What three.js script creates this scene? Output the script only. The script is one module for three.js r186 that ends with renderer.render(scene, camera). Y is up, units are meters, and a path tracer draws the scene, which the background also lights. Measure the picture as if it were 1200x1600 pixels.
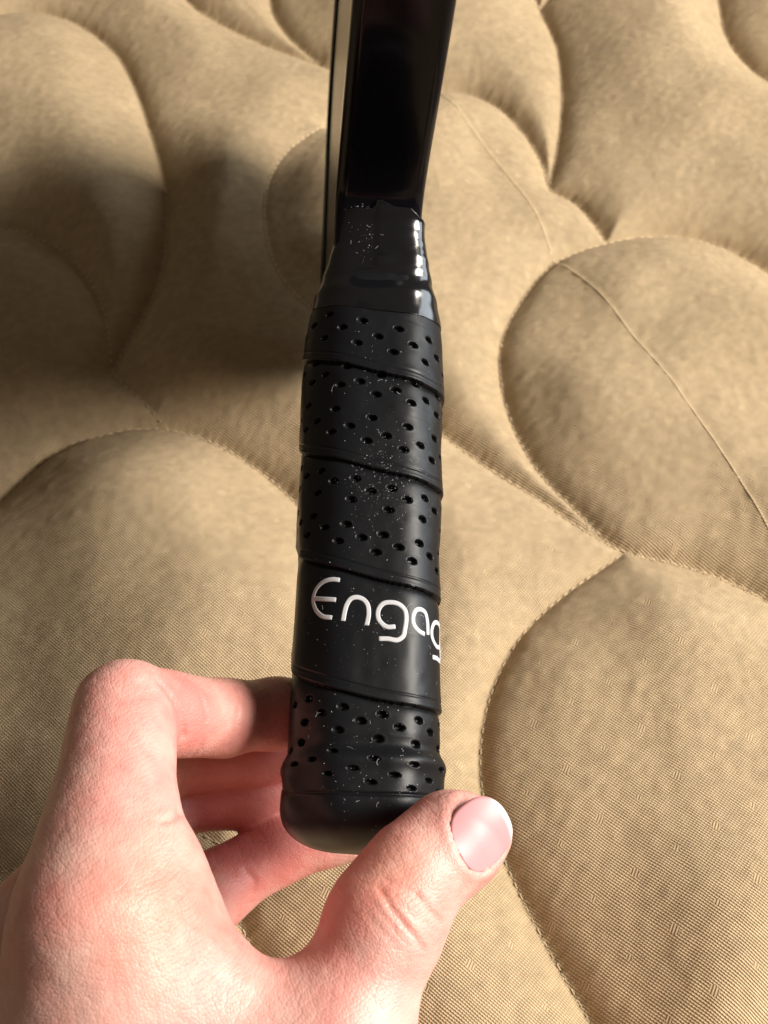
import * as THREE from 'three';
import { mergeGeometries } from 'three/addons/utils/BufferGeometryUtils.js';
import { RectAreaLightUniformsLib } from 'three/addons/lights/RectAreaLightUniformsLib.js';
RectAreaLightUniformsLib.init();

// ---------------------------------------------------------------- camera, light, exposure (lengths below are in mm, scaled to metres)
const MM = 0.001;
const scene = new THREE.Scene();
const camera = new THREE.PerspectiveCamera(50, 0.75, 0.01, 20);
camera.position.set(0, 282 * MM, 0);
camera.lookAt(0, 282 * MM - Math.sin(54.7 * Math.PI / 180), -Math.cos(54.7 * Math.PI / 180));
camera.focus = 0.222; camera.userData.fStop = 30;
const renderer = new THREE.WebGLRenderer({ antialias: true });
renderer.toneMapping = THREE.LinearToneMapping;
renderer.toneMappingExposure = 1.06;
renderer.shadowMap.enabled = true;
scene.background = new THREE.Color().setRGB(0.135, 0.108, 0.08);       // the dim room round the bed
function windowLight(x, y, z, w, h, color, intensity) {
  const l = new THREE.RectAreaLight(new THREE.Color().setRGB(...color), intensity, w, h);
  l.position.set(x, y, z); l.lookAt(0, 0.06, -0.3); scene.add(l); return l;
}
windowLight(1.68, 1.26, -0.14, 0.85, 0.85, [1, 0.94, 0.84], 47);      // the bright part of the window
windowLight(1.35, 0.42, -0.6, 0.6, 0.75, [0.84, 0.93, 1], 8);         // the window's pale sky

// ---------------------------------------------------------------- helpers
const hash3 = (x, y, z) => { let h = (x * 374761393 + y * 668265263 + z * 2147483647) | 0; h = Math.imul(h ^ (h >>> 13), 1274126177); h ^= h >>> 16; return (h >>> 0) / 4294967295; };
const fade = (t) => t * t * (3 - 2 * t);
function noise(x, y, z = 0) {
  const X = Math.floor(x), Y = Math.floor(y), Z = Math.floor(z), fx = fade(x - X), fy = fade(y - Y), fz = fade(z - Z);
  const l = (a, b, t) => a + (b - a) * t;
  const f = (k) => l(l(hash3(X, Y, Z + k), hash3(X + 1, Y, Z + k), fx), l(hash3(X, Y + 1, Z + k), hash3(X + 1, Y + 1, Z + k), fx), fy);
  return l(f(0), f(1), fz) * 2 - 1;
}
let seed = 7;
const rnd = () => { seed = (Math.imul(seed, 1664525) + 1013904223) | 0; return (seed >>> 0) / 4294967296; };
const clamp = (x, a, b) => Math.min(b, Math.max(a, x));
const sstep = (a, b, x) => { const t = clamp((x - a) / (b - a), 0, 1); return t * t * (3 - 2 * t); };
const gauss = (x, w) => Math.exp(-(x * x) / (w * w));
function geometry(pos, idx, extra = {}) {
  const g = new THREE.BufferGeometry();
  g.setAttribute('position', new THREE.BufferAttribute(pos instanceof Float32Array ? pos : Float32Array.from(pos), 3));
  for (const [k, [a, n]] of Object.entries(extra)) g.setAttribute(k, new THREE.BufferAttribute(a instanceof Float32Array ? a : Float32Array.from(a), n));
  g.setIndex(new THREE.BufferAttribute(Uint32Array.from(idx), 1));
  g.computeVertexNormals();
  return g;
}
function add(name, g, m, parent) {
  const o = new THREE.Mesh(g, m); o.name = name; o.castShadow = o.receiveShadow = true; parent.add(o); return o;
}
// rows x cols of points -> grid mesh; wrap joins the last column to the first
function gridGeometry(rows, cols, at, wrap = false, uvAt = null, flip = false) {
  const pos = new Float32Array(rows * cols * 3), uv = uvAt ? new Float32Array(rows * cols * 2) : null, idx = [];
  for (let i = 0; i < rows; i++) for (let j = 0; j < cols; j++) {
    const p = at(i, j), o = (i * cols + j) * 3; pos[o] = p[0] * MM; pos[o + 1] = p[1] * MM; pos[o + 2] = p[2] * MM;
    if (uv) { const q = uvAt(i, j); uv[(i * cols + j) * 2] = q[0]; uv[(i * cols + j) * 2 + 1] = q[1]; }
  }
  for (let i = 0; i < rows - 1; i++) for (let j = 0; j < (wrap ? cols : cols - 1); j++) {
    const a = i * cols + j, b = i * cols + (j + 1) % cols, c = a + cols, d = b + cols;
    if (flip) idx.push(a, c, b, b, c, d); else idx.push(a, b, c, b, d, c);
  }
  return geometry(pos, idx, uv ? { uv: [uv, 2] } : {});
}
function dataTexture(n, fill, srgb = false) {
  const d = new Uint8Array(n * n * 4);
  for (let y = 0; y < n; y++) for (let x = 0; x < n; x++) { const c = fill(x / n, y / n), o = (y * n + x) * 4; for (let k = 0; k < 3; k++) d[o + k] = clamp(Math.round(255 * (Array.isArray(c) ? c[k] : c)), 0, 255); d[o + 3] = 255; }
  const t = new THREE.DataTexture(d, n, n); t.wrapS = t.wrapT = THREE.RepeatWrapping; t.magFilter = THREE.LinearFilter; t.minFilter = THREE.LinearMipmapLinearFilter; t.generateMipmaps = true;
  if (srgb) t.colorSpace = THREE.SRGBColorSpace;
  t.needsUpdate = true; return t;
}
const spline = (pts, n) => new THREE.CatmullRomCurve3(pts.map((p) => new THREE.Vector3(p[0], 0, p[1])), false, 'centripetal').getSpacedPoints(n).map((v) => [v.x, v.z]);

//<shared>
// the paddle's frame: GB a point in the butt, GA along the handle, GP from the handle to its near edge, GN across its thickness
const V3 = { dot: (a, b) => a[0] * b[0] + a[1] * b[1] + a[2] * b[2], cross: (a, b) => [a[1] * b[2] - a[2] * b[1], a[2] * b[0] - a[0] * b[2], a[0] * b[1] - a[1] * b[0]], unit: (a) => { const l = Math.hypot(...a); return a.map((x) => x / l); } };
const GB = [-4.7, 64.9, -77.6];
const GA = V3.unit([0.0175, 0.26709, -0.96388]);
const GN = V3.unit(V3.cross(GA, [0.100, 0.95946, 0.26641]));
const GP = V3.cross(GN, GA);
function table(t, s) {
  if (s <= t[0][0]) return t[0][1];
  for (let i = 1; i < t.length; i++) if (s <= t[i][0]) { const [a, A] = t[i - 1], [b, B] = t[i], u = (s - a) / (b - a); return A + (B - A) * (u * u * (3 - 2 * u) * 0.5 + u * 0.5); }
  return t[t.length - 1][1];
}
const HX = [[-9, 16.4], [2.5, 16.4], [9, 16.1], [12.5, 15.6], [16, 15.25], [24, 15.3], [30, 15.2], [48, 15.1], [54, 14.9], [58, 15.3], [66, 15.65], [75, 15.5], [79, 15.4], [84, 15.75], [96, 16.05], [104, 15.8], [109, 15.2], [113, 14.2], [117, 12.9], [121, 11.7], [125, 10.8], [130, 10.2], [134, 10.6], [145, 10.4]];
const HP = [[-9, 18.4], [2.5, 18.4], [10, 17.6], [14, 17], [54, 16.8], [66, 17], [104, 17.2], [112, 17], [118, 17], [124, 17.8], [128, 18.6], [132, 20.6], [136, 28.4], [140, 42]];
const HC = [[-9, 18.6], [10, 18.4], [14, 18], [104, 18.2], [114, 18.4], [120, 18.6], [126, 18.9], [130, 19.5], [134, 22.5]];
function gripBase(th, s) {
  const x = Math.abs(Math.sin(th)), y = Math.abs(Math.cos(th)), m = 15;
  const hx = table(HX, s), hp = table(HP, s), hc = table(HC, s) / 0.70711;
  let r = Math.pow(Math.pow(x / hx, m) + Math.pow(y / hp, m) + Math.pow((x + y) / hc, m) + Math.pow(Math.abs(x - y) / hc, m), -1 / m);
  if (s < 3) { const t = Math.min(1, (3 - s) / 9.8); r *= Math.pow(Math.max(0, 1 - Math.pow(t, 2.5)), 1 / 2.5); }
  return r;
}
// the hand: tapered capsules (a, radius, b, radius), grouped by finger
const HAND = [
  { k: 2.0, bones: [[-46.4, 96.3, -49.2, 12.2, -49.7, 88.5, -90.2, 9.9], [-49.2, 86.7, -91.0, 9.4, -34.2, 69.3, -97.7, 7.7]] },
  { k: 3.0, bones: [[-34.2, 69.3, -97.7, 7.7, -23.5, 60.6, -102.6, 7.3], [-23.5, 60.7, -102.8, 7.3, -17.6, 53.5, -106.5, 7.0]] },
  { k: 3.0, bones: [[-63.3, 63.3, -58.0, 12, -51.6, 49.1, -96.7, 8.6], [-51.6, 49.1, -96.7, 8.4, -31.3, 40.3, -101.7, 7.3], [-31.3, 40.3, -101.7, 7.3, -15.3, 35.3, -105.0, 6.8]] },
  { k: 3.0, bones: [[-57.2, 56.4, -58.6, 10.5, -51.8, 36.2, -92.4, 8.2], [-51.8, 36.2, -92.4, 8.2, -31.8, 31.1, -95.6, 7.7], [-31.8, 31.1, -95.6, 7.6, -15.4, 28.5, -98.8, 6.6]] },
  { k: 3.0, bones: [[-49.8, 47.0, -52.2, 10, -37.9, 28.5, -74.5, 8.2], [-37.9, 28.6, -74.8, 8.0, -24.0, 26.9, -84.4, 7.7], [-24.0, 26.9, -84.4, 7.5, -8.3, 27.5, -87.0, 6.0]] },
  { k: 4.0, bones: [[-10.5, 80.5, -26.9, 11.2, 0.3, 86.1, -52.1, 9.8], [0.3, 86.1, -52.1, 9.8, 5.4, 86.7, -59.9, 8.6], [5.4, 86.7, -59.9, 8.6, 12.1, 84.9, -66.0, 8.6], [12.1, 84.9, -66.0, 8.4, 17.1, 80.9, -69.1, 6.7]] },
];
const PALM = [
  [-39.6, 95.6, -58.6, 7.6, -38.6, 93.4, -52.1, 9],
  [-46.4, 96.3, -49.2, 12.2, -34.6, 64.8, -4.7, 18],
  [-63.3, 63.3, -58.0, 12, -60.6, 35.8, -5.3, 22],
  [-57.2, 56.4, -58.6, 10.5, -46.6, 40.6, -5.2, 18],
  [-49.8, 47.0, -52.2, 10, -44.1, 28.6, -5.5, 17],
  [-31.8, 62.4, -4.7, 15, -10.5, 80.5, -26.9, 12],
  [-42.4, 90.9, -48.6, 10, -10.5, 81.1, -27.8, 8],
  [-48.2, 90.7, -67.2, 10.4, -47.7, 80.7, -30.7, 16],
  [-68.0, 54.7, -45.9, 15, -67.2, 33.4, -5.4, 20],
  [-37.7, 52.7, -4.9, 22, -26.8, 34.5, 55.4, 25],
  [-26.8, 34.5, 55.4, 25, -15.7, -62.7, 227.3, 30],
];
function cone(x, y, z, b) { // signed distance to a tapered capsule
  const ax = b[0], ay = b[1], az = b[2], r1 = b[3], r2 = b[7], bx = b[4] - ax, by = b[5] - ay, bz = b[6] - az, l2 = bx * bx + by * by + bz * bz, px = x - ax, py = y - ay, pz = z - az;
  const rr = r1 - r2, a2 = l2 - rr * rr, il2 = 1 / l2, yy = px * bx + py * by + pz * bz, zz = yy - l2;
  const qx = px * l2 - bx * yy, qy = py * l2 - by * yy, qz = pz * l2 - bz * yy, x2 = qx * qx + qy * qy + qz * qz, y2 = yy * yy * l2, z2 = zz * zz * l2, k = Math.sign(rr) * rr * rr * x2;
  if (Math.sign(zz) * a2 * z2 > k) return Math.sqrt(x2 + z2) * il2 - r2;
  if (Math.sign(yy) * a2 * y2 < k) return Math.sqrt(x2 + y2) * il2 - r1;
  return (Math.sqrt(x2 * a2 * il2) + yy * rr) * il2 - r1;
}
function smin(a, b, k) { const h = Math.max(k - Math.abs(a - b), 0) / k; return Math.min(a, b) - h * h * k * 0.25; }
const PALMK = [4, 0, 9, 9, 9, 12, 14, 14, 14, 16, 20];
function handField(x, y, z) {
  let palm = cone(x, y, z, PALM[1]);
  for (let i = 2; i < PALM.length; i++) palm = smin(palm, cone(x, y, z, PALM[i]), PALMK[i]);
  palm = smin(palm, cone(x, y, z, PALM[0]), 6);
  let all = palm, idx = 1e9;
  HAND.forEach((f, n) => {
    let d = 1e9;
    for (const b of f.bones) d = d > 1e8 ? cone(x, y, z, b) : smin(d, cone(x, y, z, b), f.k);
    if (n === 0) idx = d; else if (n === 1) { idx = smin(idx, d, 3); all = smin(all, idx, 4); } else all = smin(all, d, n === 5 ? 9 : 1.0);
  });
  return all;
}
//</shared>
const gripPoint = (th, s, r) => { const x = Math.sin(th) * r, y = Math.cos(th) * r; return [0, 1, 2].map((k) => GB[k] + GA[k] * s + GN[k] * x + GP[k] * y); };

// ---------------------------------------------------------------- the quilted bedspread
const QX0 = -330, QX1 = 330, QZ0 = -760, QZ1 = 120, QSTEP = 1.0;
const SEWN = [
  [[158.0, -288.7], [139.8, -312.3], [125.3, -324.3], [106.7, -329.0], [86.9, -325.7], [65.4, -315.1], [50.9, -295.3], [41.6, -272.9], [40.3, -254.8], [43.3, -233.5], [50.8, -214.1], [60.7, -200.0], [73.0, -185.2], [86.7, -181.0], [99.4, -176.2], [113.0, -168.0], [132.9, -149.3]],
  [[-8.8, -260.7], [8.6, -245.5], [18.9, -231.6], [29.3, -221.4], [39.0, -212.6], [49.9, -204.2], [60.2, -194.4], [72.4, -185.2]],
  [[72.8, -183.8], [63.1, -176.4], [56.7, -171.7], [40.8, -156.4], [30.2, -137.0], [26.3, -118.9], [26.6, -105.9], [30.4, -91.7], [35.7, -78.2], [41.7, -65.5], [49.5, -50.3], [55.9, -34.5], [56.6, -18.6]],
  [[67.2, -537.1], [72.7, -485.6], [77.6, -455.9], [77.3, -428.1], [74.4, -400.3], [68.8, -370.6], [65.9, -358.2]],
  [[-21.2, -395.5], [-9.4, -409.2], [11.0, -421.5], [26.6, -422.0], [37.4, -419.2], [49.8, -408.3], [59.0, -390.7], [64.3, -372.7], [66.2, -356.2], [75.4, -347.3], [81.9, -334.5], [84.6, -326.4]],
  [[159.5, -519.3], [156.5, -485.6], [155.3, -467.1], [157.7, -449.4], [166.0, -430.0], [186.5, -411.5]],
  [[-111.1, -525.2], [-86.8, -485.6], [-72.7, -471.8], [-59.1, -460.4], [-46.3, -451.4], [-33.5, -444.0], [-22.3, -436.7], [0.0, -426.2], [13.7, -421.5]],
  [[-53.6, -513.5], [-52.0, -485.6], [-47.4, -471.8], [-40.4, -458.4], [-28.0, -441.5]],
  [[-200.1, -469.7], [-176.2, -480.8], [-163.7, -482.9], [-150.5, -479.7], [-135.9, -469.2], [-120.6, -451.4], [-113.0, -437.1], [-106.0, -420.1], [-98.2, -396.3], [-90.1, -370.6], [-85.0, -346.5], [-83.0, -320.7], [-83.8, -299.6], [-87.6, -282.3], [-92.0, -268.3], [-93.5, -258.9]],
  [[-170.8, -322.8], [-145.8, -330.1], [-136.9, -327.9], [-126.4, -322.1], [-115.0, -311.6], [-105.9, -298.0], [-98.7, -281.0], [-95.7, -269.8], [-93.7, -258.9], [-89.2, -251.3], [-82.7, -245.0], [-76.3, -237.7], [-72.6, -233.5]],
  [[-21.2, -395.5], [-28.7, -384.3], [-38.5, -370.6], [-44.2, -355.1], [-45.6, -336.7], [-43.0, -317.5], [-38.0, -301.0], [-30.2, -288.7], [-20.2, -276.0], [-8.8, -260.7]],
  [[-139.6, -184.3], [-120.6, -205.5], [-113.7, -215.7], [-106.5, -224.9], [-98.0, -229.4], [-89.3, -232.4], [-80.2, -234.1], [-71.1, -233.0], [-61.5, -230.0], [-51.9, -224.9], [-42.3, -217.7], [-32.9, -208.8], [-24.9, -199.8], [-13.6, -184.3], [-3.8, -166.2], [0.0, -143.2], [-6.9, -122.0]],
  [[-6.9, -122.0], [-26.9, -107.6], [-37.0, -90.7], [-36.5, -76.5], [-30.8, -65.6], [-27.3, -59.4], [-19.3, -49.0], [-12.9, -34.5]],
  [[-121.7, -90.7], [-96.4, -85.9], [-87.4, -89.1], [-70.5, -95.7], [-52.7, -97.3], [-37.0, -90.7]],
  [[72.7, -485.6], [92.0, -519.3], [125.9, -543.2], [159.5, -519.3]],
  [[158.0, -288.7], [171.3, -260.7], [160.9, -206.0], [132.9, -149.3]],
  [[132.9, -149.3], [139.2, -112.9], [124.8, -71.9], [93.8, -37.1], [56.6, -18.6]],
  [[-53.6, -513.5], [-25.1, -540.1], [12.6, -546.3], [44.1, -543.2], [67.2, -537.1]],
  [[-200.1, -469.7], [-218.5, -430.0], [-203.7, -364.6], [-170.8, -322.8]],
  [[-170.8, -322.8], [-186.9, -285.5], [-179.0, -226.7], [-139.6, -184.3]],
].map((c) => { let l = 0; for (let i = 1; i < c.length; i++) l += Math.hypot(c[i][0] - c[i - 1][0], c[i][1] - c[i - 1][1]); return spline(c, Math.max(4, Math.round(l / 5))); });
const SEAM = spline([[11.0, -430.0], [25.2, -400.3], [36.1, -378.9], [47.6, -356.7], [56.0, -335.7], [64.1, -313.0], [75.1, -288.8], [85.5, -263.8], [95.0, -240.1], [103.8, -217.5], [111.4, -198.4], [116.5, -184.6], [127.3, -152.8]], 90);
const CELL = 24, bins = new Map();
SEWN.forEach((c, n) => { let L = 0; for (let i = 1; i < c.length; i++) {
  const [ax, az] = c[i - 1], [bx, bz] = c[i], len = Math.hypot(bx - ax, bz - az), seg = [ax, az, bx, bz, L, len, n]; L += len;
  const R = 62;
  for (let X = Math.floor((Math.min(ax, bx) - R) / CELL); X <= Math.floor((Math.max(ax, bx) + R) / CELL); X++) for (let Z = Math.floor((Math.min(az, bz) - R) / CELL); Z <= Math.floor((Math.max(az, bz) + R) / CELL); Z++) {
    const k = X * 4096 + Z; if (!bins.has(k)) bins.set(k, []); bins.get(k).push(seg);
  }
} });
const LOOSE = { 9: 3, 10: 9, 13: 4 };
function nearestSewn(x, z) {
  let best = 60, s = 0, n = 0; // some lines are sewn more loosely
  for (const g of bins.get(Math.floor(x / CELL) * 4096 + Math.floor(z / CELL)) ?? []) {
    const dx = g[2] - g[0], dz = g[3] - g[1], t = clamp(((x - g[0]) * dx + (z - g[1]) * dz) / (g[5] * g[5]), 0, 1), ex = x - g[0] - dx * t, ez = z - g[1] - dz * t, d = Math.hypot(ex, ez) + (LOOSE[g[6]] ?? 0);
    if (d < best) { best = d; s = g[4] + t * g[5]; n = g[6]; }
  }
  return [best, s, n];
}
function nearSeam(x, z) {
  let best = 1e9;
  for (let i = 1; i < SEAM.length; i++) { const [ax, az] = SEAM[i - 1], dx = SEAM[i][0] - ax, dz = SEAM[i][1] - az, t = clamp(((x - ax) * dx + (z - az) * dz) / (dx * dx + dz * dz), 0, 1), d = Math.hypot(x - ax - dx * t, z - az - dz * t); if (d < Math.abs(best)) best = d * Math.sign((x - ax) * dz - (z - az) * dx || 1); }
  return best;
}
const PUFF = 14, STITCH = 3.1;
function quiltHeight(x, z, fine = true) {
  const [d, s, n] = nearestSewn(x, z), R = 40, t = Math.min(1, d / R);
  let h = 0;
  h += 3.2 * sstep(2, 30, d) * (noise(x / 46 + 3, z / 40 + 7) + 0.5 * noise(x / 21, z / 24 + 40));
  // puckers that run off the stitching, and each stitch drawing the cloth in
  const fall = Math.exp(-d / 11) * sstep(0, 3, d), pk = noise(s / 9 + n * 31, d / 14, n) * 0.8 + noise(s / 4.6 + n * 17, d / 9 + 9, n) * 0.45 * Math.exp(-d / 7);
  h += 0.85 * pk * fall * (0.55 + 0.45 * noise(s / 26, 2, n + 5));
  h -= 0.9 * Math.exp(-d / 1.4);
  h += 0.2 * Math.cos((s / STITCH) * Math.PI * 2 + 1.5 * noise(s / 9, 1, n)) * Math.exp(-d / 1.2);
  if (fine) {
    h += 0.09 * noise(x / 5.2, z / 5.2 + 11) + 0.13 * noise(x / 2.3 + 50, z / 2.3) + 0.22 * Math.pow(Math.max(0, noise(x / 2.6 + 7, z / 2.2 + 90)), 4);
    const q = nearSeamGrid(x, z);
    if (Math.abs(q) < 5) h += 0.16 * gauss(q, 0.8) - 0.24 * gauss(q - 1.3, 0.8);
  }
  return h;
}
const nearSeamGrid = (x, z) => (x > 0 && z > -480 && z < -140 ? nearSeam(x, z) : 99);
const QC = Math.round((QX1 - QX0) / QSTEP) + 1, QR = Math.round((QZ1 - QZ0) / QSTEP) + 1, quiltH = new Float32Array(QC * QR);
{ // the padding: rises from the sewn lines and rounds over where it is far from them
  const dist = new Float32Array(QC * QR), puff = new Float32Array(QC * QR);
  for (let i = 0; i < QR; i++) for (let j = 0; j < QC; j++) { const k = i * QC + j, d = nearestSewn(QX0 + j * QSTEP, QZ0 + i * QSTEP)[0]; dist[k] = d; puff[k] = PUFF * Math.pow(1 - Math.pow(1 - Math.min(1, d / 42), 2.1), 0.95); }
  let soft = puff.slice(), tmp = new Float32Array(QC * QR); const B = 5;
  const pass = (src, dst, n, m, sn, sm) => { for (let a = 0; a < n; a++) { let sum = 0; for (let b = -B; b <= B; b++) sum += src[a * sn + clamp(b, 0, m - 1) * sm]; for (let b = 0; b < m; b++) { dst[a * sn + b * sm] = sum / (2 * B + 1); sum += src[a * sn + clamp(b + B + 1, 0, m - 1) * sm] - src[a * sn + clamp(b - B, 0, m - 1) * sm]; } } };
  for (let n = 0; n < 3; n++) { pass(soft, tmp, QR, QC, QC, 1); pass(tmp, soft, QC, QR, 1, QC); }
  for (let i = 0; i < QR; i++) for (let j = 0; j < QC; j++) { const k = i * QC + j, w = sstep(1.5, 15, dist[k]); quiltH[k] = quiltHeight(QX0 + j * QSTEP, QZ0 + i * QSTEP) + puff[k] * (1 - w) + soft[k] * w; }
}
function onQuilt(x, z) {
  const fx = clamp((x - QX0) / QSTEP, 0, QC - 1.001), fz = clamp((z - QZ0) / QSTEP, 0, QR - 1.001), j = Math.floor(fx), i = Math.floor(fz), u = fx - j, v = fz - i, a = i * QC + j;
  return (quiltH[a] * (1 - u) + quiltH[a + 1] * u) * (1 - v) + (quiltH[a + QC] * (1 - u) + quiltH[a + QC + 1] * u) * v;
}
// woven cloth: twill lines with woven-in dots; the tile is 46.4 mm square, its axes lie 27 degrees off the camera's
const TILE = 46.4, wa = 27 * Math.PI / 180, TN = 2048;
function weave(u, v) {
  const X = u * TILE, Y = v * TILE;
  let dotted = 0, rot = 0;
  for (const [ox, oy, r] of [[0, 0, 1.25], [0.5, 0, 0.8]]) {
    const gx = X / 23.2 - ox, gy = Y / 15.467 - oy, dx = (gx - Math.round(gx)) * 23.2, dy = (gy - Math.round(gy)) * 15.467, q = Math.hypot(dx, dy * 0.85);
    if (q < r) { dotted = Math.max(dotted, sstep(r, r * 0.75, q)); rot = 1; }
  }
  const wob = 0.07 * Math.sin(2 * Math.PI * (u * 5 + v * 3)) + 0.05 * Math.sin(2 * Math.PI * (u * 13 - v * 7) + 1);
  const a = 2 * Math.PI * (65 * u - 28 * v + wob), b = 2 * Math.PI * (22 * u + 56 * v + wob);
  const line = 0.5 + 0.5 * Math.sin(a), bead = 0.5 + 0.5 * Math.sin(b + 1.2 * Math.sin(a));
  let h = Math.pow(line, 0.8) * (0.6 + 0.4 * bead);
  if (rot) { const c = 0.5 + 0.5 * Math.sin(2 * Math.PI * (40 * u + 52 * v)); h = h * (1 - dotted) + (0.16 + 0.5 * c) * dotted; }
  return h;
}
const thread = (() => { const n = 256, a = new Float32Array(n * n); for (let i = 0; i < a.length; i++) a[i] = rnd(); return (u, v) => a[(Math.floor(v * n) % n) * n + Math.floor(u * n) % n]; })();
const weaveH = new Float32Array(TN * TN);
for (let y = 0; y < TN; y++) for (let x = 0; x < TN; x++) weaveH[y * TN + x] = weave(x / TN, y / TN);
const weaveBump = dataTexture(TN, (u, v) => 0.12 + 0.8 * weaveH[Math.round(v * TN) * TN + Math.round(u * TN)] * (0.85 + 0.15 * thread(u, v)));
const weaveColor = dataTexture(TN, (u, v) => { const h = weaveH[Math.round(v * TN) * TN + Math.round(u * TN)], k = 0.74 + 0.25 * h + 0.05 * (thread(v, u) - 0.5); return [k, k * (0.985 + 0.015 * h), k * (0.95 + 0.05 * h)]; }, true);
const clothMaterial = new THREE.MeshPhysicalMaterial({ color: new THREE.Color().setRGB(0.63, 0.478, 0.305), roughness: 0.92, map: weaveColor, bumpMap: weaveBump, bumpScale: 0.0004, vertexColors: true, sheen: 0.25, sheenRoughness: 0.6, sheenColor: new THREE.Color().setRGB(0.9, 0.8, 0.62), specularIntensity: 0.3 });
const quilt = new THREE.Group(); quilt.name = 'bedspread';
quilt.userData = { label: 'beige quilted bedspread with round puffed pads, lying under the black paddle', category: 'bedspread' };
scene.add(quilt);
{
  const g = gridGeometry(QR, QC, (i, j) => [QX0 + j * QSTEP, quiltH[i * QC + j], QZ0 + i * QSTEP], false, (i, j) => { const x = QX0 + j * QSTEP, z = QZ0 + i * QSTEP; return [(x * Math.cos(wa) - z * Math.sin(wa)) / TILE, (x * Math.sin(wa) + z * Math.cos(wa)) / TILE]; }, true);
  const col = new Float32Array(QR * QC * 3);
  for (let i = 0; i < QR * QC; i++) { const x = i % QC, z = Math.floor(i / QC), k = 0.975 + 0.02 * noise(x / 34, z / 34) + 0.025 * noise(x / 6, z / 6, 3) + 0.10 * noise(x / 1.5, z / 1.5, 13) + 0.04 * noise(x / 2.8, z / 2.8, 23); col[i * 3] = k; col[i * 3 + 1] = k * 0.995; col[i * 3 + 2] = k * (0.985 + 0.02 * noise(x / 60, z / 50, 8)); }
  g.setAttribute('color', new THREE.BufferAttribute(col, 3));
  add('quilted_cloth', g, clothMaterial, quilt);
}
const threadMaterial = new THREE.MeshStandardMaterial({ color: new THREE.Color().setRGB(0.66, 0.51, 0.33), roughness: 0.7 });
{ // stitches: each a short thread lying in its dimple
  const one = new THREE.CapsuleGeometry(0.2 * MM, 1.3 * MM, 3, 6), rest = []; one.rotateZ(Math.PI / 2);
  let made = 0; const far = [];
  SEWN.forEach((c) => { let acc = STITCH / 2; for (let i = 1; i < c.length; i++) {
    const [ax, az] = c[i - 1], [bx, bz] = c[i], len = Math.hypot(bx - ax, bz - az);
    while (acc < len) { const t = acc / len, x = ax + (bx - ax) * t, z = az + (bz - az) * t; far.push([x, z, Math.atan2(-(bz - az), bx - ax)]); acc += STITCH; }
    acc -= len;
  } });
  far.sort((p, q) => Math.hypot(p[0] - 100, p[1] + 190) - Math.hypot(q[0] - 100, q[1] + 190));
  for (const [x, z, turn] of far) {
    const y = onQuilt(x, z) + 0.24, m = new THREE.Matrix4().makeRotationY(turn).setPosition(x * MM, y * MM, z * MM);
    if (made++ < 220) { const o = add('stitch', one, threadMaterial, quilt); o.applyMatrix4(m); } else rest.push(one.clone().applyMatrix4(m));
  }
  const o = add('stitching', mergeGeometries(rest), threadMaterial, quilt); o.userData.kind = 'stuff';
}
{ // stray lint on the cloth
  const n = 90, o = new THREE.InstancedMesh(new THREE.TorusGeometry(0.9 * MM, 0.04 * MM, 4, 9, 1.3), threadMaterial, n); o.name = 'lint'; o.userData.kind = 'stuff';
  for (let i = 0; i < n; i++) { const x = -160 + 330 * rnd(), z = -60 - 400 * rnd(); o.setMatrixAt(i, new THREE.Matrix4().compose(new THREE.Vector3(x * MM, (onQuilt(x, z) + 0.1) * MM, z * MM), new THREE.Quaternion().setFromEuler(new THREE.Euler(-Math.PI / 2 + 0.3 * (rnd() - 0.5), 0.3 * (rnd() - 0.5), rnd() * 6.28)), new THREE.Vector3(1, 1, 1).multiplyScalar(0.4 + 0.7 * rnd()))); }
  quilt.add(o);
}
{ // the fine raised seam that crosses the pads
  const pts = SEAM.map(([x, z]) => new THREE.Vector3(x * MM, (onQuilt(x, z) + 0.04) * MM, z * MM));
  add('seam', new THREE.TubeGeometry(new THREE.CatmullRomCurve3(pts), 400, 0.2 * MM, 6), threadMaterial, quilt);
}

// ---------------------------------------------------------------- the paddle
const rubberBump = dataTexture(512, (u, v) => 0.5 + 0.22 * (thread(u * 2 % 1, v * 2 % 1) - 0.5) + 0.12 * (thread(v, u) - 0.5));
const rubber = new THREE.MeshPhysicalMaterial({ color: new THREE.Color().setRGB(0.0045, 0.0048, 0.006), roughness: 0.37, bumpMap: rubberBump, bumpScale: 0.00003, specularIntensity: 0.4 });
const tapeMaterial = new THREE.MeshPhysicalMaterial({ color: new THREE.Color().setRGB(0.004, 0.004, 0.005), roughness: 0.17, specularIntensity: 1 });
const glossBlack = new THREE.MeshPhysicalMaterial({ color: new THREE.Color().setRGB(0.003, 0.003, 0.005), roughness: 0.12, specularIntensity: 0.32 });
const faceMaterial = new THREE.MeshPhysicalMaterial({ color: new THREE.Color().setRGB(0.022, 0.024, 0.022), roughness: 0.24, specularIntensity: 1 });
const silver = new THREE.MeshPhysicalMaterial({ color: new THREE.Color().setRGB(0.42, 0.42, 0.44), roughness: 0.5, metalness: 0 });
const paddle = new THREE.Group(); paddle.name = 'paddle'; paddle.position.set(GB[0] * MM, GB[1] * MM, GB[2] * MM);
paddle.userData = { label: 'glossy black pickleball paddle held edge-on by its perforated wrapped grip', category: 'paddle' };
scene.add(paddle);
const rel = (p) => [p[0] - GB[0], p[1] - GB[1], p[2] - GB[2]];

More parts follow.
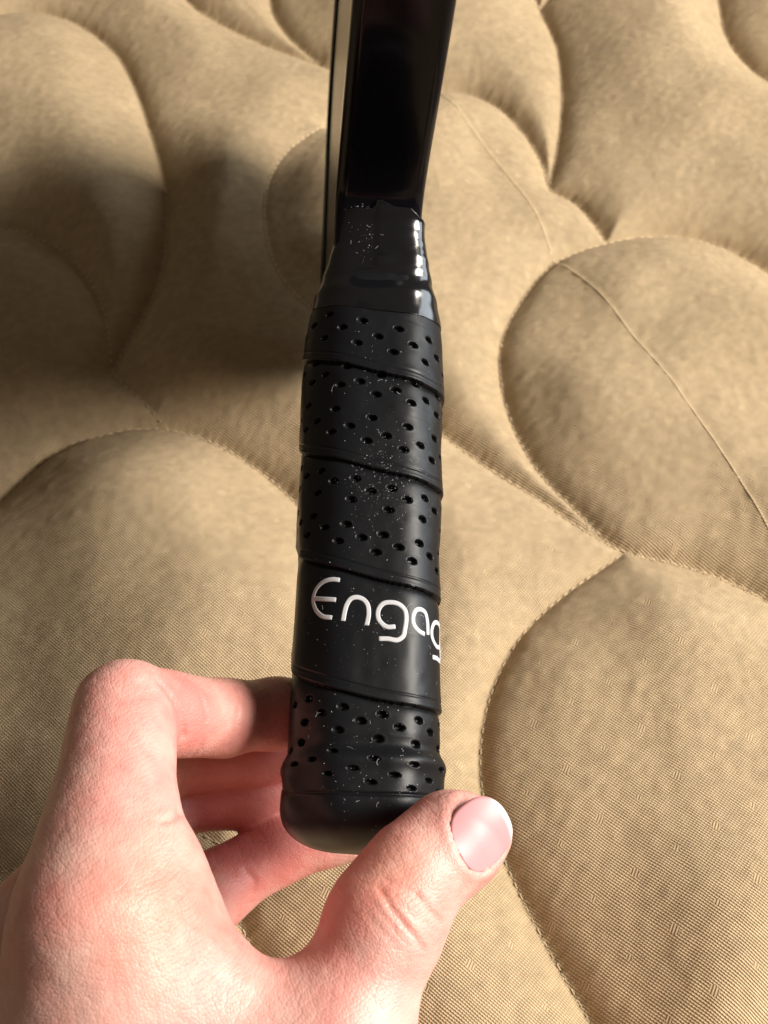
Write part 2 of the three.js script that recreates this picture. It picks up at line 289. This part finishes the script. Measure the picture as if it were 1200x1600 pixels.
// arc length round the grip <-> angle
const ARC = (() => { const n = 2000, th = [], w = [0]; let p = null; for (let i = 0; i <= n; i++) { const t = -Math.PI + (2 * Math.PI * i) / n, r = gripBase(t, 60), q = [Math.sin(t) * r, Math.cos(t) * r]; th.push(t); if (p) w.push(w[w.length - 1] + Math.hypot(q[0] - p[0], q[1] - p[1])); p = q; } const total = w[n]; return { n, th, w, total }; })();
const arcOf = (t) => { const f = clamp(((t + Math.PI) / (2 * Math.PI)) * ARC.n, 0, ARC.n - 0.001), i = Math.floor(f); return ARC.w[i] + (ARC.w[i + 1] - ARC.w[i]) * (f - i) - ARC.total / 2; };
const angOf = (a) => { let w = a + ARC.total / 2, lo = 0, hi = ARC.n; w = clamp(w, 0, ARC.total); while (hi - lo > 1) { const m = (lo + hi) >> 1; if (ARC.w[m] > w) hi = m; else lo = m; } return ARC.th[lo] + (ARC.th[hi] - ARC.th[lo]) * ((w - ARC.w[lo]) / (ARC.w[hi] - ARC.w[lo] || 1)); };
// the wrap's lower edges, one turn apart
const BOW = 4.2, E1 = [-0.121, 92.14], E2 = [-0.092, 69.57], E3 = [-0.060, 45.84], E4 = [-0.028, 21.49], ECAP = [-0.010, 2.98], ECOL = [-0.117, 107.26];
const TURNS = [E1[1] + 21, E1[1], E2[1], E3[1], E4[1], E4[1] - 17, E4[1] - 38];
function edgeAt(k, th) { const x = clamp(k + th / (2 * Math.PI), 0, TURNS.length - 1.001), i = Math.floor(x), u = x - i, P = (n) => TURNS[clamp(n, 0, TURNS.length - 1)], a = P(i - 1), b = P(i), c = P(i + 1), d = P(i + 2);
  return 0.5 * (2 * b + (c - a) * u + (2 * a - 5 * b + 4 * c - d) * u * u + (3 * b - a - 3 * c + d) * u * u * u) + BOW * (1 - Math.cos(th)); }
const capLine = (th) => ECAP[1] + 2.6 * (1 - Math.cos(th)) - 0.35 * Math.sin(th) + 0.4 * Math.sin(2 * th + 1);
const collarLine = (th) => ECOL[1] + 4.4 * (1 - Math.cos(th)) - 1.1 * th;
function wrapRelief(th, s) {
  let h = 0; const cap = capLine(th);
  for (let k = 1; k <= 4; k++) {
    const e = s - edgeAt(k, th);                    // above (+) or below (-) this edge
    if (e >= 0 && e < 14) { h += 0.42 * Math.exp(-e / 4.5); if (e < 3) h -= 0.16 * gauss(e - 2.0, 0.22) + 0.05 * gauss(e - 1.0, 0.5); h -= 0.25 * sstep(0.5, 0, e); }
    if (e < 0 && e > -6) h -= 0.62 * Math.exp(e / 0.75) + 0.22 * Math.exp(e / 2.4);
  }
  const c = s - cap; h -= 0.4 * gauss(c, 0.28) + 0.14 * gauss(c - 0.4, 1.2);
  h += 0.55 * gauss(s - 9.5 - 0.5 * Math.sin(th * 2 + 0.6), 1.7) - 0.35 * gauss(s - 12.6, 1.4);
  h += 0.09 * noise(th * 3.1 + 20, s / 6.5) + 0.035 * noise(th * 9, s / 2.2, 4);
  return h;
}
const HOLES = [];
[[1, [-0.201, 104.40]], [1, [-0.447, 102.70]], [1, [-0.264, 98.81]],
 [2, [0.049, 91.41]], [2, [-0.228, 89.73]], [2, [-0.010, 86.77]], [2, [-0.067, 81.16]], [2, [-0.327, 79.02]], [2, [-0.116, 75.79]],
 [3, [-0.242, 67.14]], [3, [-0.054, 64.60]], [3, [-0.280, 62.45]], [3, [-0.332, 57.14]], [3, [-0.149, 54.35]], [3, [0.026, 51.34]],
 [5, [-0.304, 19.73]], [5, [-0.110, 17.11]], [5, [-0.344, 15.17]], [5, [0.047, 9.83]], [5, [-0.177, 8.03]], [5, [0.021, 5.49]],
].forEach(([k, [t0, s0]]) => { const a0 = arcOf(t0); for (let j = -8; j <= 8; j++) { const a = a0 + j * 7.75 + 0.25 * (rnd() - 0.5); if (Math.abs(a) > ARC.total / 2 - 2) continue; const t = angOf(a), K = k === 5 ? 4 : k; const s = s0 + (edgeAt(K, t) - edgeAt(K, t0)) * (k === 5 ? 0.8 : 1) + 0.2 * (rnd() - 0.5); if (s < edgeAt(k, t) - 1) continue; HOLES.push([a, s, k === 5 && s < 12 ? 0.42 : 0.66]); } });
function gripGeometry() {
  const cols = 470, S = []; for (let s = -6.79; s < 3; s += 0.25) S.push(s); for (let s = 3; s <= 117; s += 0.2) S.push(s);
  const rows = S.length, r = new Float32Array(rows * cols), th = []; for (let j = 0; j < cols; j++) th.push(angOf((j / cols - 0.5) * ARC.total));
  for (let i = 0; i < rows; i++) for (let j = 0; j < cols; j++) { const b = gripBase(th[j], S[i]); r[i * cols + j] = b + wrapRelief(th[j], S[i]) * Math.min(1, b / 8); }
  const da = ARC.total / cols;
  for (const [a, s, hb] of HOLES) {
    const j0 = Math.floor((a + ARC.total / 2) / da), i0 = S.findIndex((x) => x > s - 2), ha = 1.05; if (i0 < 0) continue;
    for (let i = i0; i < rows && S[i] < s + 2; i++) for (let dj = -9; dj <= 9; dj++) {
      const j = (j0 + dj + cols) % cols, q = Math.hypot(((j0 + dj) * da - a - ARC.total / 2) / ha, (S[i] - s) / hb);
      r[i * cols + j] -= 1.15 * sstep(1.1, 0.66, q) - 0.03 * gauss(q - 1.3, 0.3);
    }
  }
  return gridGeometry(rows, cols, (i, j) => rel(gripPoint(th[j], S[i], Math.max(0.05, r[i * cols + j]))), true, (i, j) => [j / cols * 10, S[i] / 10], false);
}
const grip = add('grip', gripGeometry(), rubber, paddle);
grip.userData.label = 'black rubbery grip wound in a spiral and punched with small oval holes';

// raised lettering: strokes as paths of [angle, along] on the grip
function strokeGeometry(path, w = 0.5, lift = 0.13) {
  const curve = new THREE.CatmullRomCurve3(path.map(([t, s]) => new THREE.Vector3(arcOf(t), s, 0)), false, 'centripetal'), n = Math.max(12, path.length * 8), m = 9;
  const len = curve.getLength();
  return gridGeometry(n + 1, m, (i, j) => {
    const u = i / n, p = curve.getPointAt(u), d = curve.getTangentAt(u), x = (j / (m - 1)) * 2 - 1, end = Math.min(u, 1 - u) * len, taper = 1;
    const a = p.x - d.y * x * w * taper, s = p.y + d.x * x * w * taper, t = angOf(a);
    const h = lift * Math.pow(Math.max(0, 1 - Math.pow(Math.abs(x), 10)), 0.5) * (end < 0.1 ? 0.2 : 1) - 0.03;
    return rel(gripPoint(t, s, gripBase(t, s) + wrapRelief(t, s) + h));
  }, false, null, false);
}
const bend = (path, da, ds) => path.map(([t, s]) => [angOf(arcOf(t) + da), s + ds]);
const gBowl = [[0.274, 36.03], [0.172, 35.93], [0.080, 37.30], [0.070, 39.13], [0.130, 40.64], [0.227, 40.99], [0.315, 40.68], [0.382, 39.59], [0.398, 37.90], [0.384, 35.77], [0.362, 34.17], [0.297, 33.31], [0.188, 33.46], [0.084, 33.39]];
const gW = arcOf([0.631, 37.33][0]) - arcOf([0.177, 38.16][0]);
const aBowl = [[0.652, 35.29], [0.563, 35.66], [0.492, 36.78], [0.483, 38.47], [0.524, 39.91], [0.589, 40.25], [0.661, 39.84], [0.696, 38.50], [0.709, 35.35]];
const glyphs = [
  [[[-0.384, 45.25], [-0.479, 45.44], [-0.582, 45.10], [-0.676, 43.85], [-0.718, 41.82], [-0.674, 39.57], [-0.574, 37.89], [-0.456, 37.46]], [[-0.709, 41.93], [-0.564, 41.44], [-0.419, 41.12]]],
  [[[-0.334, 36.78], [-0.323, 38.36], [-0.297, 40.21], [-0.249, 41.43], [-0.183, 41.73], [-0.115, 41.38], [-0.061, 40.36], [-0.043, 38.53], [-0.063, 36.02]]],
  [gBowl], [aBowl], [bend(gBowl, gW + 4.6, -2.3)],
];
{ const [t0, s0] = aBowl[4], a0 = arcOf(t0) + 12.0, e = []; for (let i = 0; i <= 14; i++) { const q = -0.1 + (i / 14) * 5.3; e.push([angOf(a0 + 2.6 * Math.cos(q)), s0 - 6.2 + 2.6 * Math.sin(q)]); } e.unshift([angOf(a0 - 2.4), s0 - 6.2]); glyphs.push([e]); }
for (const strokes of glyphs) add('letter', mergeGeometries(strokes.map((p) => strokeGeometry(p))), silver, grip);

// glossy tape that binds the top of the grip to the neck
{
  const cols = 220, rows = 170;
  const seamTh = [-0.067, 120.92][0];
  const topLine = (th) => 131.5 + (th > seamTh ? 1.2 - 3.2 * (th - seamTh) : -0.5) + 0.4 * noise(th * 7, 3);
  const g = gridGeometry(rows + 2, cols, (i, j) => {
    const th = -Math.PI + (2 * Math.PI * j) / cols, s0 = collarLine(th), s1 = topLine(th), u = clamp((i - 1) / (rows - 1), 0, 1), s = s0 + (s1 - s0) * u;
    let h = 0.22 + 0.1 * noise(th * 4, s / 5, 2);
    const step = s - (ECOL[1] + 5.6 + 3.4 * (1 - Math.cos(th)) + 0.35 * Math.sin(th * 3));
    h += (0.2 * gauss(step, 1.4) - 0.16 * gauss(step - 2.8, 1.6)) * (0.6 + 0.7 * noise(th * 2.4 + 3, 1));
    h += 0.10 * noise(th * 2.6 + s * 0.3, s * 0.16, 6) + 0.07 * Math.abs(noise(th * 5 - s * 0.5, s * 0.2, 11)) * sstep(112, 116, s) + 0.10 * gauss(s - 120.5 - 2.6 * th, 0.8) * sstep(-0.2, 0.4, th);
    h += 0.22 * (th > seamTh ? sstep(0, 0.02, th - seamTh) : 0) * sstep(117, 119, s);
    if (i === 0) h -= 1.2; if (i === rows + 1) h -= 0.35;
    return rel(gripPoint(th, s, gripBase(th, s) + h));
  }, true);
  add('neck_tape', g, tapeMaterial, paddle);
}
// the body: flat faces inside a glossy edge guard
const half = [[110, 15.6], [122, 16.8], [128, 17.8], [132, 20.2], [135.5, 28], [139.5, 46], [143.5, 64], [149, 82], [157, 94], [170, 101], [196, 104], [225, 105.5], [240, 106.5], [256, 104], [269, 95], [276, 76], [280, 44], [281, 0]];
const outline = new THREE.CatmullRomCurve3([...half, ...half.slice(0, -1).reverse().map(([s, e]) => [s, -e])].map(([s, e]) => new THREE.Vector3(s, e, 0)), false, 'centripetal').getSpacedPoints(360);
const inPaddle = (s, e, n) => [0, 1, 2].map((k) => GA[k] * s + GP[k] * e + GN[k] * (n - 0.6));
{
  const prof = []; const T = 10, R = 2.6; // across the thickness, outward
  prof.push([-T + 1.1, -7], [-T, -6.4]);
  for (let i = 0; i <= 6; i++) { const a = (i / 6) * Math.PI / 2; prof.push([-T + R - R * Math.cos(a), -R + R * Math.sin(a)]); }
  for (let i = 1; i < 4; i++) prof.push([-T + R + (i / 4) * (2 * T - 2 * R), 0.12 * Math.sin((i / 4) * Math.PI)]);
  for (let i = 0; i <= 6; i++) { const a = Math.PI / 2 - (i / 6) * Math.PI / 2; prof.push([T - R + R * Math.cos(a), -R + R * Math.sin(a)]); }
  prof.push([T, -6.4], [T - 1.1, -7]);
  const g = gridGeometry(outline.length, prof.length, (i, j) => {
    const a = outline[Math.max(0, i - 1)], b = outline[Math.min(outline.length - 1, i + 1)], dx = b.x - a.x, dy = b.y - a.y, l = Math.hypot(dx, dy), nx = -dy / l, ny = dx / l;
    return inPaddle(outline[i].x + nx * prof[j][1], outline[i].y + ny * prof[j][1], prof[j][0]);
  }, false, null, false);
  add('edge_guard', g, glossBlack, paddle);
  const shape = new THREE.Shape(outline.filter((_, i) => i % 2 === 0).map((p) => new THREE.Vector2(p.x - (p.x > 262 ? 2 : 0), p.y * 0.965)));
  const f = new THREE.ExtrudeGeometry(shape, { depth: 17.2, bevelEnabled: false, curveSegments: 4 }); f.translate(0, 0, -9.2);
  const m = new THREE.Matrix4().makeBasis(new THREE.Vector3(...GA), new THREE.Vector3(...GP), new THREE.Vector3(...GN)); f.applyMatrix4(m); f.scale(MM, MM, MM);
  add('paddle_face', f, faceMaterial, paddle);
}
// lint and dust caught on the rubber
{
  const dull = new THREE.MeshStandardMaterial({ color: new THREE.Color().setRGB(0.38, 0.38, 0.40), roughness: 1 });
  const spots = [[0.12, 66, 0.4, 9, 0.45], [0.0, 40, 0.55, 14, 0.2], [0.1, 6, 0.5, 7, 0.15], [0.1, 88, 0.5, 12, 0.1], [0, 20, 0.8, 12, 0.1]];
  const neck = [[-0.22, 127.5, 0.16, 6.5, 1]];
  const strew = (name, g, n, size, places = spots) => {
    const lint = new THREE.InstancedMesh(g, dull, n); lint.name = name; lint.userData.kind = 'stuff';
    for (let i = 0; i < n; i++) {
      let r = rnd(), c = places[0]; for (const q of places) { if (r < q[4]) { c = q; break; } r -= q[4]; }
      const g = () => (rnd() + rnd() + rnd() - 1.5) * 1.3, th = c[0] + g() * c[2], s = clamp(c[1] + g() * c[3], -3, places === neck ? 131.5 : 106), rr = gripBase(th, s) + (places === neck ? 0.3 : wrapRelief(th, s) + 0.02);
      const p = rel(gripPoint(th, s, rr)), nrm = [0, 1, 2].map((k) => GN[k] * Math.sin(th) + GP[k] * Math.cos(th)), z = new THREE.Vector3(...nrm);
      const q = new THREE.Quaternion().setFromUnitVectors(new THREE.Vector3(0, 0, 1), z).multiply(new THREE.Quaternion().setFromAxisAngle(new THREE.Vector3(0, 0, 1), rnd() * 6.28)), k = size();
      lint.setMatrixAt(i, new THREE.Matrix4().compose(new THREE.Vector3(p[0] * MM, p[1] * MM, p[2] * MM), q, new THREE.Vector3(k * (0.6 + 0.8 * rnd()), k, k * 0.7)));
    }
    paddle.add(lint);
  };
  strew('dust', new THREE.IcosahedronGeometry(0.075 * MM, 0), 700, () => 0.35 + 1.1 * Math.pow(rnd(), 3));
  strew('lint', new THREE.TorusGeometry(0.55 * MM, 0.022 * MM, 4, 10, 1.7), 70, () => 0.4 + 1.5 * rnd() * rnd());
  strew('residue', new THREE.IcosahedronGeometry(0.07 * MM, 0), 80, () => 0.4 + 1.3 * Math.pow(rnd(), 3), neck);
  strew('residue_thread', new THREE.TorusGeometry(0.8 * MM, 0.024 * MM, 4, 10, 1.2), 16, () => 0.4 + rnd(), neck);
  strew('fibre', new THREE.TorusGeometry(1.6 * MM, 0.02 * MM, 4, 10, 0.9), 14, () => 0.5 + 0.9 * rnd());
}

// ---------------------------------------------------------------- the hand
function surfaceNet(field, lo, hi, h) {
  const B = 8, H = B * h, verts = [], index = new Map(), N = lo.map((l, k) => Math.ceil((hi[k] - l) / h) + 2), key = (i, j, k) => (i * N[1] + j) * N[2] + k;
  const edges = [], val = new Float64Array((B + 1) ** 3), C = B + 1;
  for (let bi = 0; bi * B < N[0]; bi++) for (let bj = 0; bj * B < N[1]; bj++) for (let bk = 0; bk * B < N[2]; bk++) {
    const cx = lo[0] + (bi + 0.5) * H, cy = lo[1] + (bj + 0.5) * H, cz = lo[2] + (bk + 0.5) * H;
    if (Math.abs(field(cx, cy, cz)) > H * 1.25) continue;
    for (let a = 0; a < C; a++) for (let b = 0; b < C; b++) for (let c = 0; c < C; c++) val[(a * C + b) * C + c] = field(lo[0] + (bi * B + a) * h, lo[1] + (bj * B + b) * h, lo[2] + (bk * B + c) * h);
    const V = (a, b, c) => val[(a * C + b) * C + c];
    for (let a = 0; a < B; a++) for (let b = 0; b < B; b++) for (let c = 0; c < B; c++) {
      let n = 0, x = 0, y = 0, z = 0, neg = 0; const cv = [];
      for (let q = 0; q < 8; q++) { const v = V(a + (q & 1), b + ((q >> 1) & 1), c + (q >> 2)); cv.push(v); if (v < 0) neg++; }
      const i = bi * B + a, j = bj * B + b, k = bk * B + c;
      if (neg === 0 || neg === 8) continue;
      for (const [p, q] of [[0, 1], [2, 3], [4, 5], [6, 7], [0, 2], [1, 3], [4, 6], [5, 7], [0, 4], [1, 5], [2, 6], [3, 7]]) if ((cv[p] < 0) !== (cv[q] < 0)) { const t = cv[p] / (cv[p] - cv[q]); n++; x += (p & 1) + ((q & 1) - (p & 1)) * t; y += ((p >> 1) & 1) + (((q >> 1) & 1) - ((p >> 1) & 1)) * t; z += (p >> 2) + ((q >> 2) - (p >> 2)) * t; }
      index.set(key(i, j, k), verts.length / 3); verts.push(lo[0] + (i + x / n) * h, lo[1] + (j + y / n) * h, lo[2] + (k + z / n) * h);
      if ((cv[0] < 0) !== (cv[1] < 0)) edges.push(i, j, k, 0, cv[0] < 0 ? 1 : 0);
      if ((cv[0] < 0) !== (cv[2] < 0)) edges.push(i, j, k, 1, cv[0] < 0 ? 1 : 0);
      if ((cv[0] < 0) !== (cv[4] < 0)) edges.push(i, j, k, 2, cv[0] < 0 ? 1 : 0);
    }
  }
  const idx = [];
  for (let e = 0; e < edges.length; e += 5) {
    const [i, j, k, ax, inside] = edges.slice(e, e + 5), g = ax === 0 ? [[0, 0, 0], [0, -1, 0], [0, -1, -1], [0, 0, -1]] : ax === 1 ? [[0, 0, 0], [0, 0, -1], [-1, 0, -1], [-1, 0, 0]] : [[0, 0, 0], [-1, 0, 0], [-1, -1, 0], [0, -1, 0]];
    const q = g.map(([a, b, c]) => index.get(key(i + a, j + b, k + c))); if (q.some((v) => v === undefined)) continue;
    if (inside) idx.push(q[0], q[1], q[2], q[0], q[2], q[3]); else idx.push(q[0], q[2], q[1], q[0], q[3], q[2]);
  }
  return { verts, idx };
}
const grad = (x, y, z) => { const e = 0.05; return V3.unit([handField(x + e, y, z) - handField(x - e, y, z), handField(x, y + e, z) - handField(x, y - e, z), handField(x, y, z + e) - handField(x, y, z - e)]); };
// skin folds: [depth, width, points on the skin]
const FOLDS = [
  [0.3, 0.6, [[-36.2, 84.6, -95.7], [-35.0, 82.3, -91.3], [-36.4, 78.4, -87.6], [-38.2, 75.6, -86.8]]],
  [0.22, 0.45, [[-30.9, 76.3, -101.6], [-29.7, 76.8, -95.9], [-30.3, 75.4, -92.4], [-31.8, 72.5, -89.7]]],
  [0.12, 0.35, [[-28.8, 75.4, -100.2], [-28.2, 74.9, -95.4], [-29.2, 72.5, -91.6]]],
  [0.55, 0.7, [[-42.5, 94.5, -93.7], [-40.5, 92.3, -91.8], [-38.9, 88.5, -89.7], [-38.6, 84.3, -87.1]]],
  [0.5, 0.7, [[-35.3, 96.6, -67.6], [-35.8, 101.2, -64.6], [-37.1, 103.1, -63.5]]],
  [0.36, 0.5, [[-0.6, 96.7, -54.3], [1.3, 96.8, -51.1], [3.4, 95.9, -48.7], [6.5, 92.6, -45.9]]],
  [0.32, 0.45, [[5.3, 96.0, -53.6], [7.7, 94.3, -51.3], [9.7, 91.6, -50.2]]],
  [0.14, 0.5, [[0.5, 96.5, -55.8], [4.3, 96.3, -53.7], [7.7, 94.7, -52.5]]],
  [0.1, 0.4, [[0.0, 96.5, -55.6], [2.3, 96.7, -52.0], [5.3, 95.4, -49.9], [9.0, 91.6, -48.6]]],
  [0.1, 0.5, [[-2.6, 96.4, -50.2], [0.0, 96.0, -47.3], [4.2, 93.0, -43.8]]],
  [0.08, 0.4, [[-2.1, 96.6, -52.2], [1.0, 96.4, -49.0], [4.2, 94.5, -46.2]]],
  [0.3, 0.8, [[-30.7, 35.4, -76.1], [-28.9, 33.7, -74.4], [-29.4, 33.0, -72.6]]],
  [0.12, 0.7, [[-33.3, 104.2, -48.9], [-28.8, 99.5, -47.6], [-27.4, 97.8, -46.6]]],
  [0.12, 0.7, [[-27.3, 98.4, -40.8], [-23.4, 96.1, -38.9], [-19.1, 94.7, -37.6]]],
  [0.1, 0.5, [[-53.6, 97.3, -92.5], [-48.9, 98.6, -90.6], [-44.7, 96.8, -92.3]]],
  [0.08, 0.5, [[-54.0, 98.0, -88.6], [-47.7, 99.3, -87.2], [-43.2, 96.6, -89.8]]],
];
const segs = []; for (const [dep, w, p] of FOLDS) for (let i = 1; i < p.length; i++) segs.push([dep, w, p[i - 1], p[i]]);
const NAILC = [17.3, 92.7, -64.6];
const viewDir = (x, u, d) => V3.unit([x, u * 0.57786 - d * 0.81614, -(u * 0.81614 + d * 0.57786)]);
const nailAlong = viewDir(0.84, 0.46, 0.30), nailN = V3.unit(V3.cross(nailAlong, V3.cross(viewDir(0.42, 0.08, -0.9), nailAlong))), nailAcross = V3.cross(nailAlong, nailN);
{
  const handMesh = surfaceNet(handField, [-150, 5, -220], [60, 150, 190], 0.65), v = handMesh.verts, n = v.length / 3, col = new Float32Array(n * 3), pos = new Float32Array(n * 3), suv = new Float32Array(n * 2), ex = V3.unit([0.92, 0, -0.4]), ey = V3.unit(V3.cross([0.1, 0.8, 0.6], ex));
  const redSpots = [[[-37.2, 85.6, -90.5], 9, 0.8], [[-46.6, 98.2, -90.4], 8, 0.3], [[4.2, 95.8, -49.3], 9, 0.3], [[-8.6, 92.7, -51.2], 8, 0.7], [[-28.4, 99.3, -42.5], 9, 0.45], [[-43.7, 109.7, -51.4], 10, 0.2], [[-24.1, 70.2, -97.6], 9, 0.6], [[11.2, 94.1, -68.3], 7, 0.35], [[-31.9, 102.6, -52.5], 8, 0.4], [[-47.4, 101.3, -79.6], 9, 0.25], [[-23.2, 34.7, -81.0], 14, 0.7], [[-31.7, 46.3, -95.3], 14, 0.8], [[-32.2, 38.0, -90.2], 14, 0.8]];
  const yellow = [[[1.1, 96.4, -57.0], 8, 0.25], [[-35.1, 105.7, -48.7], 12, 0.3]];
  for (let i = 0; i < n; i++) {
    let x = v[i * 3], y = v[i * 3 + 1], z = v[i * 3 + 2], g;
    for (let it = 0; it < 2; it++) { g = grad(x, y, z); const d = handField(x, y, z); x -= g[0] * d; y -= g[1] * d; z -= g[2] * d; }
    let h = 0.16 * noise(x / 6, y / 6, z / 6) + 0.05 * noise(x / 1.7, y / 1.7, z / 1.7) + 0.03 * Math.abs(noise(x / 0.9 + 9, y / 0.9, z / 0.9)), fold = 0;
    for (const [dep, w, a, b] of segs) {
      const px = x - a[0], py = y - a[1], pz = z - a[2]; if (px * px + py * py + pz * pz > 400) continue;
      const bx = b[0] - a[0], by = b[1] - a[1], bz = b[2] - a[2], t = clamp((px * bx + py * by + pz * bz) / (bx * bx + by * by + bz * bz), 0, 1), d = Math.hypot(px - bx * t, py - by * t, pz - bz * t);
      const q = gauss(d, w); fold = Math.max(fold, q * dep); h += 0.08 * dep * gauss(d - 2 * w, w);
    }
    h -= fold;
    let red = 0.27 + 0.28 * noise(x / 8 + 4, y / 8, z / 8) + 0.2 * noise(x / 3.2, y / 3.2, z / 3.2 + 5) + 0.14 * noise(x / 1.3, y / 1.3, z / 1.3 + 9) + 0.35 * fold, yel = 0;
    for (const [c, r, k] of redSpots) red += k * gauss(Math.hypot(x - c[0], y - c[1], z - c[2]), r);
    for (const [c, r, k] of yellow) yel += k * gauss(Math.hypot(x - c[0], y - c[1], z - c[2]), r);
    red = clamp(red, 0, 1); const k = 1 + 0.03 * noise(x / 1.2, y / 1.2 + 8, z / 1.2);
    // bed of the nail
    const q = [x - NAILC[0], y - NAILC[1], z - NAILC[2]], na = V3.dot(q, nailAlong), nb = V3.dot(q, nailAcross), nn = V3.dot(q, nailN);
    const rim = Math.pow(Math.pow(Math.abs((na - 0.3) / 5.95), 2.5) + Math.pow(Math.abs(nb / 6.05), 2.5), 0.4); if (Math.abs(nn) < 7) h += (rim < 1.0 ? -0.2 : 0.28 * gauss(rim - 1.14, 0.16)) * (na < 4.5 ? 1 : 0);
    suv[i * 2] = (x * ex[0] + y * ex[1] + z * ex[2]) / 24; suv[i * 2 + 1] = (x * ey[0] + y * ey[1] + z * ey[2]) / 24;
    pos[i * 3] = (x + g[0] * h) * MM; pos[i * 3 + 1] = (y + g[1] * h) * MM; pos[i * 3 + 2] = (z + g[2] * h) * MM;
    col[i * 3] = (0.60 - 0.03 * red) * k; col[i * 3 + 1] = (0.355 - 0.165 * red + 0.02 * yel) * k; col[i * 3 + 2] = (0.305 - 0.14 * red - 0.07 * yel) * k;
  }
  const g = geometry(pos, handMesh.idx, { color: [col, 3], uv: [suv, 2] });
  const cells = []; for (let i = 0; i < 44 * 44; i++) cells.push([rnd(), rnd()]);
  const cellular = (u, v, n, m) => { const X = u * n, Y = v * m, cx = Math.floor(X), cy = Math.floor(Y); let a = 9, b = 9; for (let dy = -1; dy <= 1; dy++) for (let dx = -1; dx <= 1; dx++) { const c = cells[((cy + dy + m) % m) * 44 + (cx + dx + n) % n], d = Math.hypot(cx + dx + c[0] - X, cy + dy + c[1] - Y); if (d < a) { b = a; a = d; } else if (d < b) b = d; } return b - a; };
  const skinBump = dataTexture(1024, (u, v) => { // fine skin lines: small cells inside longer, deeper wrinkles
    const w = 0.012 * Math.sin(2 * Math.PI * (3 * v + u)), fine = Math.min(1, cellular(u, v, 42, 36) * 2.4), long = Math.min(1, cellular(u + w, v, 10, 26) * 3.2), wide = Math.min(1, cellular(u + w, v + w, 9, 7) * 5);
    return 0.1 + 0.28 * fine + 0.3 * long + 0.24 * wide + 0.05 * thread(u, v);
  });
  const skin = new THREE.MeshPhysicalMaterial({ color: 0xffffff, vertexColors: true, roughness: 0.44, specularIntensity: 0.8, bumpMap: skinBump, bumpScale: 0.0001, sheen: 0.15, sheenRoughness: 0.5, sheenColor: new THREE.Color().setRGB(0.9, 0.5, 0.4) });
  const person = new THREE.Group(); person.name = 'person'; person.userData = { label: 'bare left hand holding the butt of the black grip between thumb and curled fingers', category: 'hand' };
  scene.add(person);
  const hand = add('hand', g, skin, person);
  const nailMaterial = new THREE.MeshPhysicalMaterial({ color: 0xffffff, vertexColors: true, roughness: 0.38, specularIntensity: 0.6 });
  const rows = 22, cols = 72, nc = [];
  const ng = gridGeometry(rows, cols, (i, j) => {
    const q = Math.min(1, i / (rows - 3)), f = (j / cols) * Math.PI * 2, m = 2.5, rr = Math.pow(Math.pow(Math.abs(Math.cos(f)), m) + Math.pow(Math.abs(Math.sin(f)), m), -1 / m);
    const ac = 5.9 * q * rr * Math.sin(f), al = 0.3 + 5.8 * q * rr * Math.cos(f), under = i > rows - 3 ? (i - rows + 3) * 0.35 : 0; let fl = 6; for (let it = 0; it < 24; it++) { const d = handField(...[0, 1, 2].map((k) => NAILC[k] + nailAlong[k] * al + nailAcross[k] * ac + nailN[k] * fl)); if (d < 0.02 || fl < -6) break; fl -= d * 0.8; }
    const arch = -0.048 * ac * ac - 0.018 * (al + 2) * (al + 2), lift = -smin(-(fl - 0.12), -arch, 1.2) - under;
    const white = sstep(4.9, 5.5, al + 0.02 * ac * ac);
    nc.push(0.60 + 0.08 * white, 0.27 + 0.28 * white, 0.285 + 0.26 * white);
    return [0, 1, 2].map((k) => NAILC[k] + nailAlong[k] * al + nailAcross[k] * ac + nailN[k] * lift);
  }, true, null, true);
  ng.setAttribute('color', new THREE.BufferAttribute(Float32Array.from(nc), 3));
  add('thumbnail', ng, nailMaterial, hand);
}
for (const l of scene.children) if (l.isLight) l.castShadow = true;
renderer.render(scene, camera);
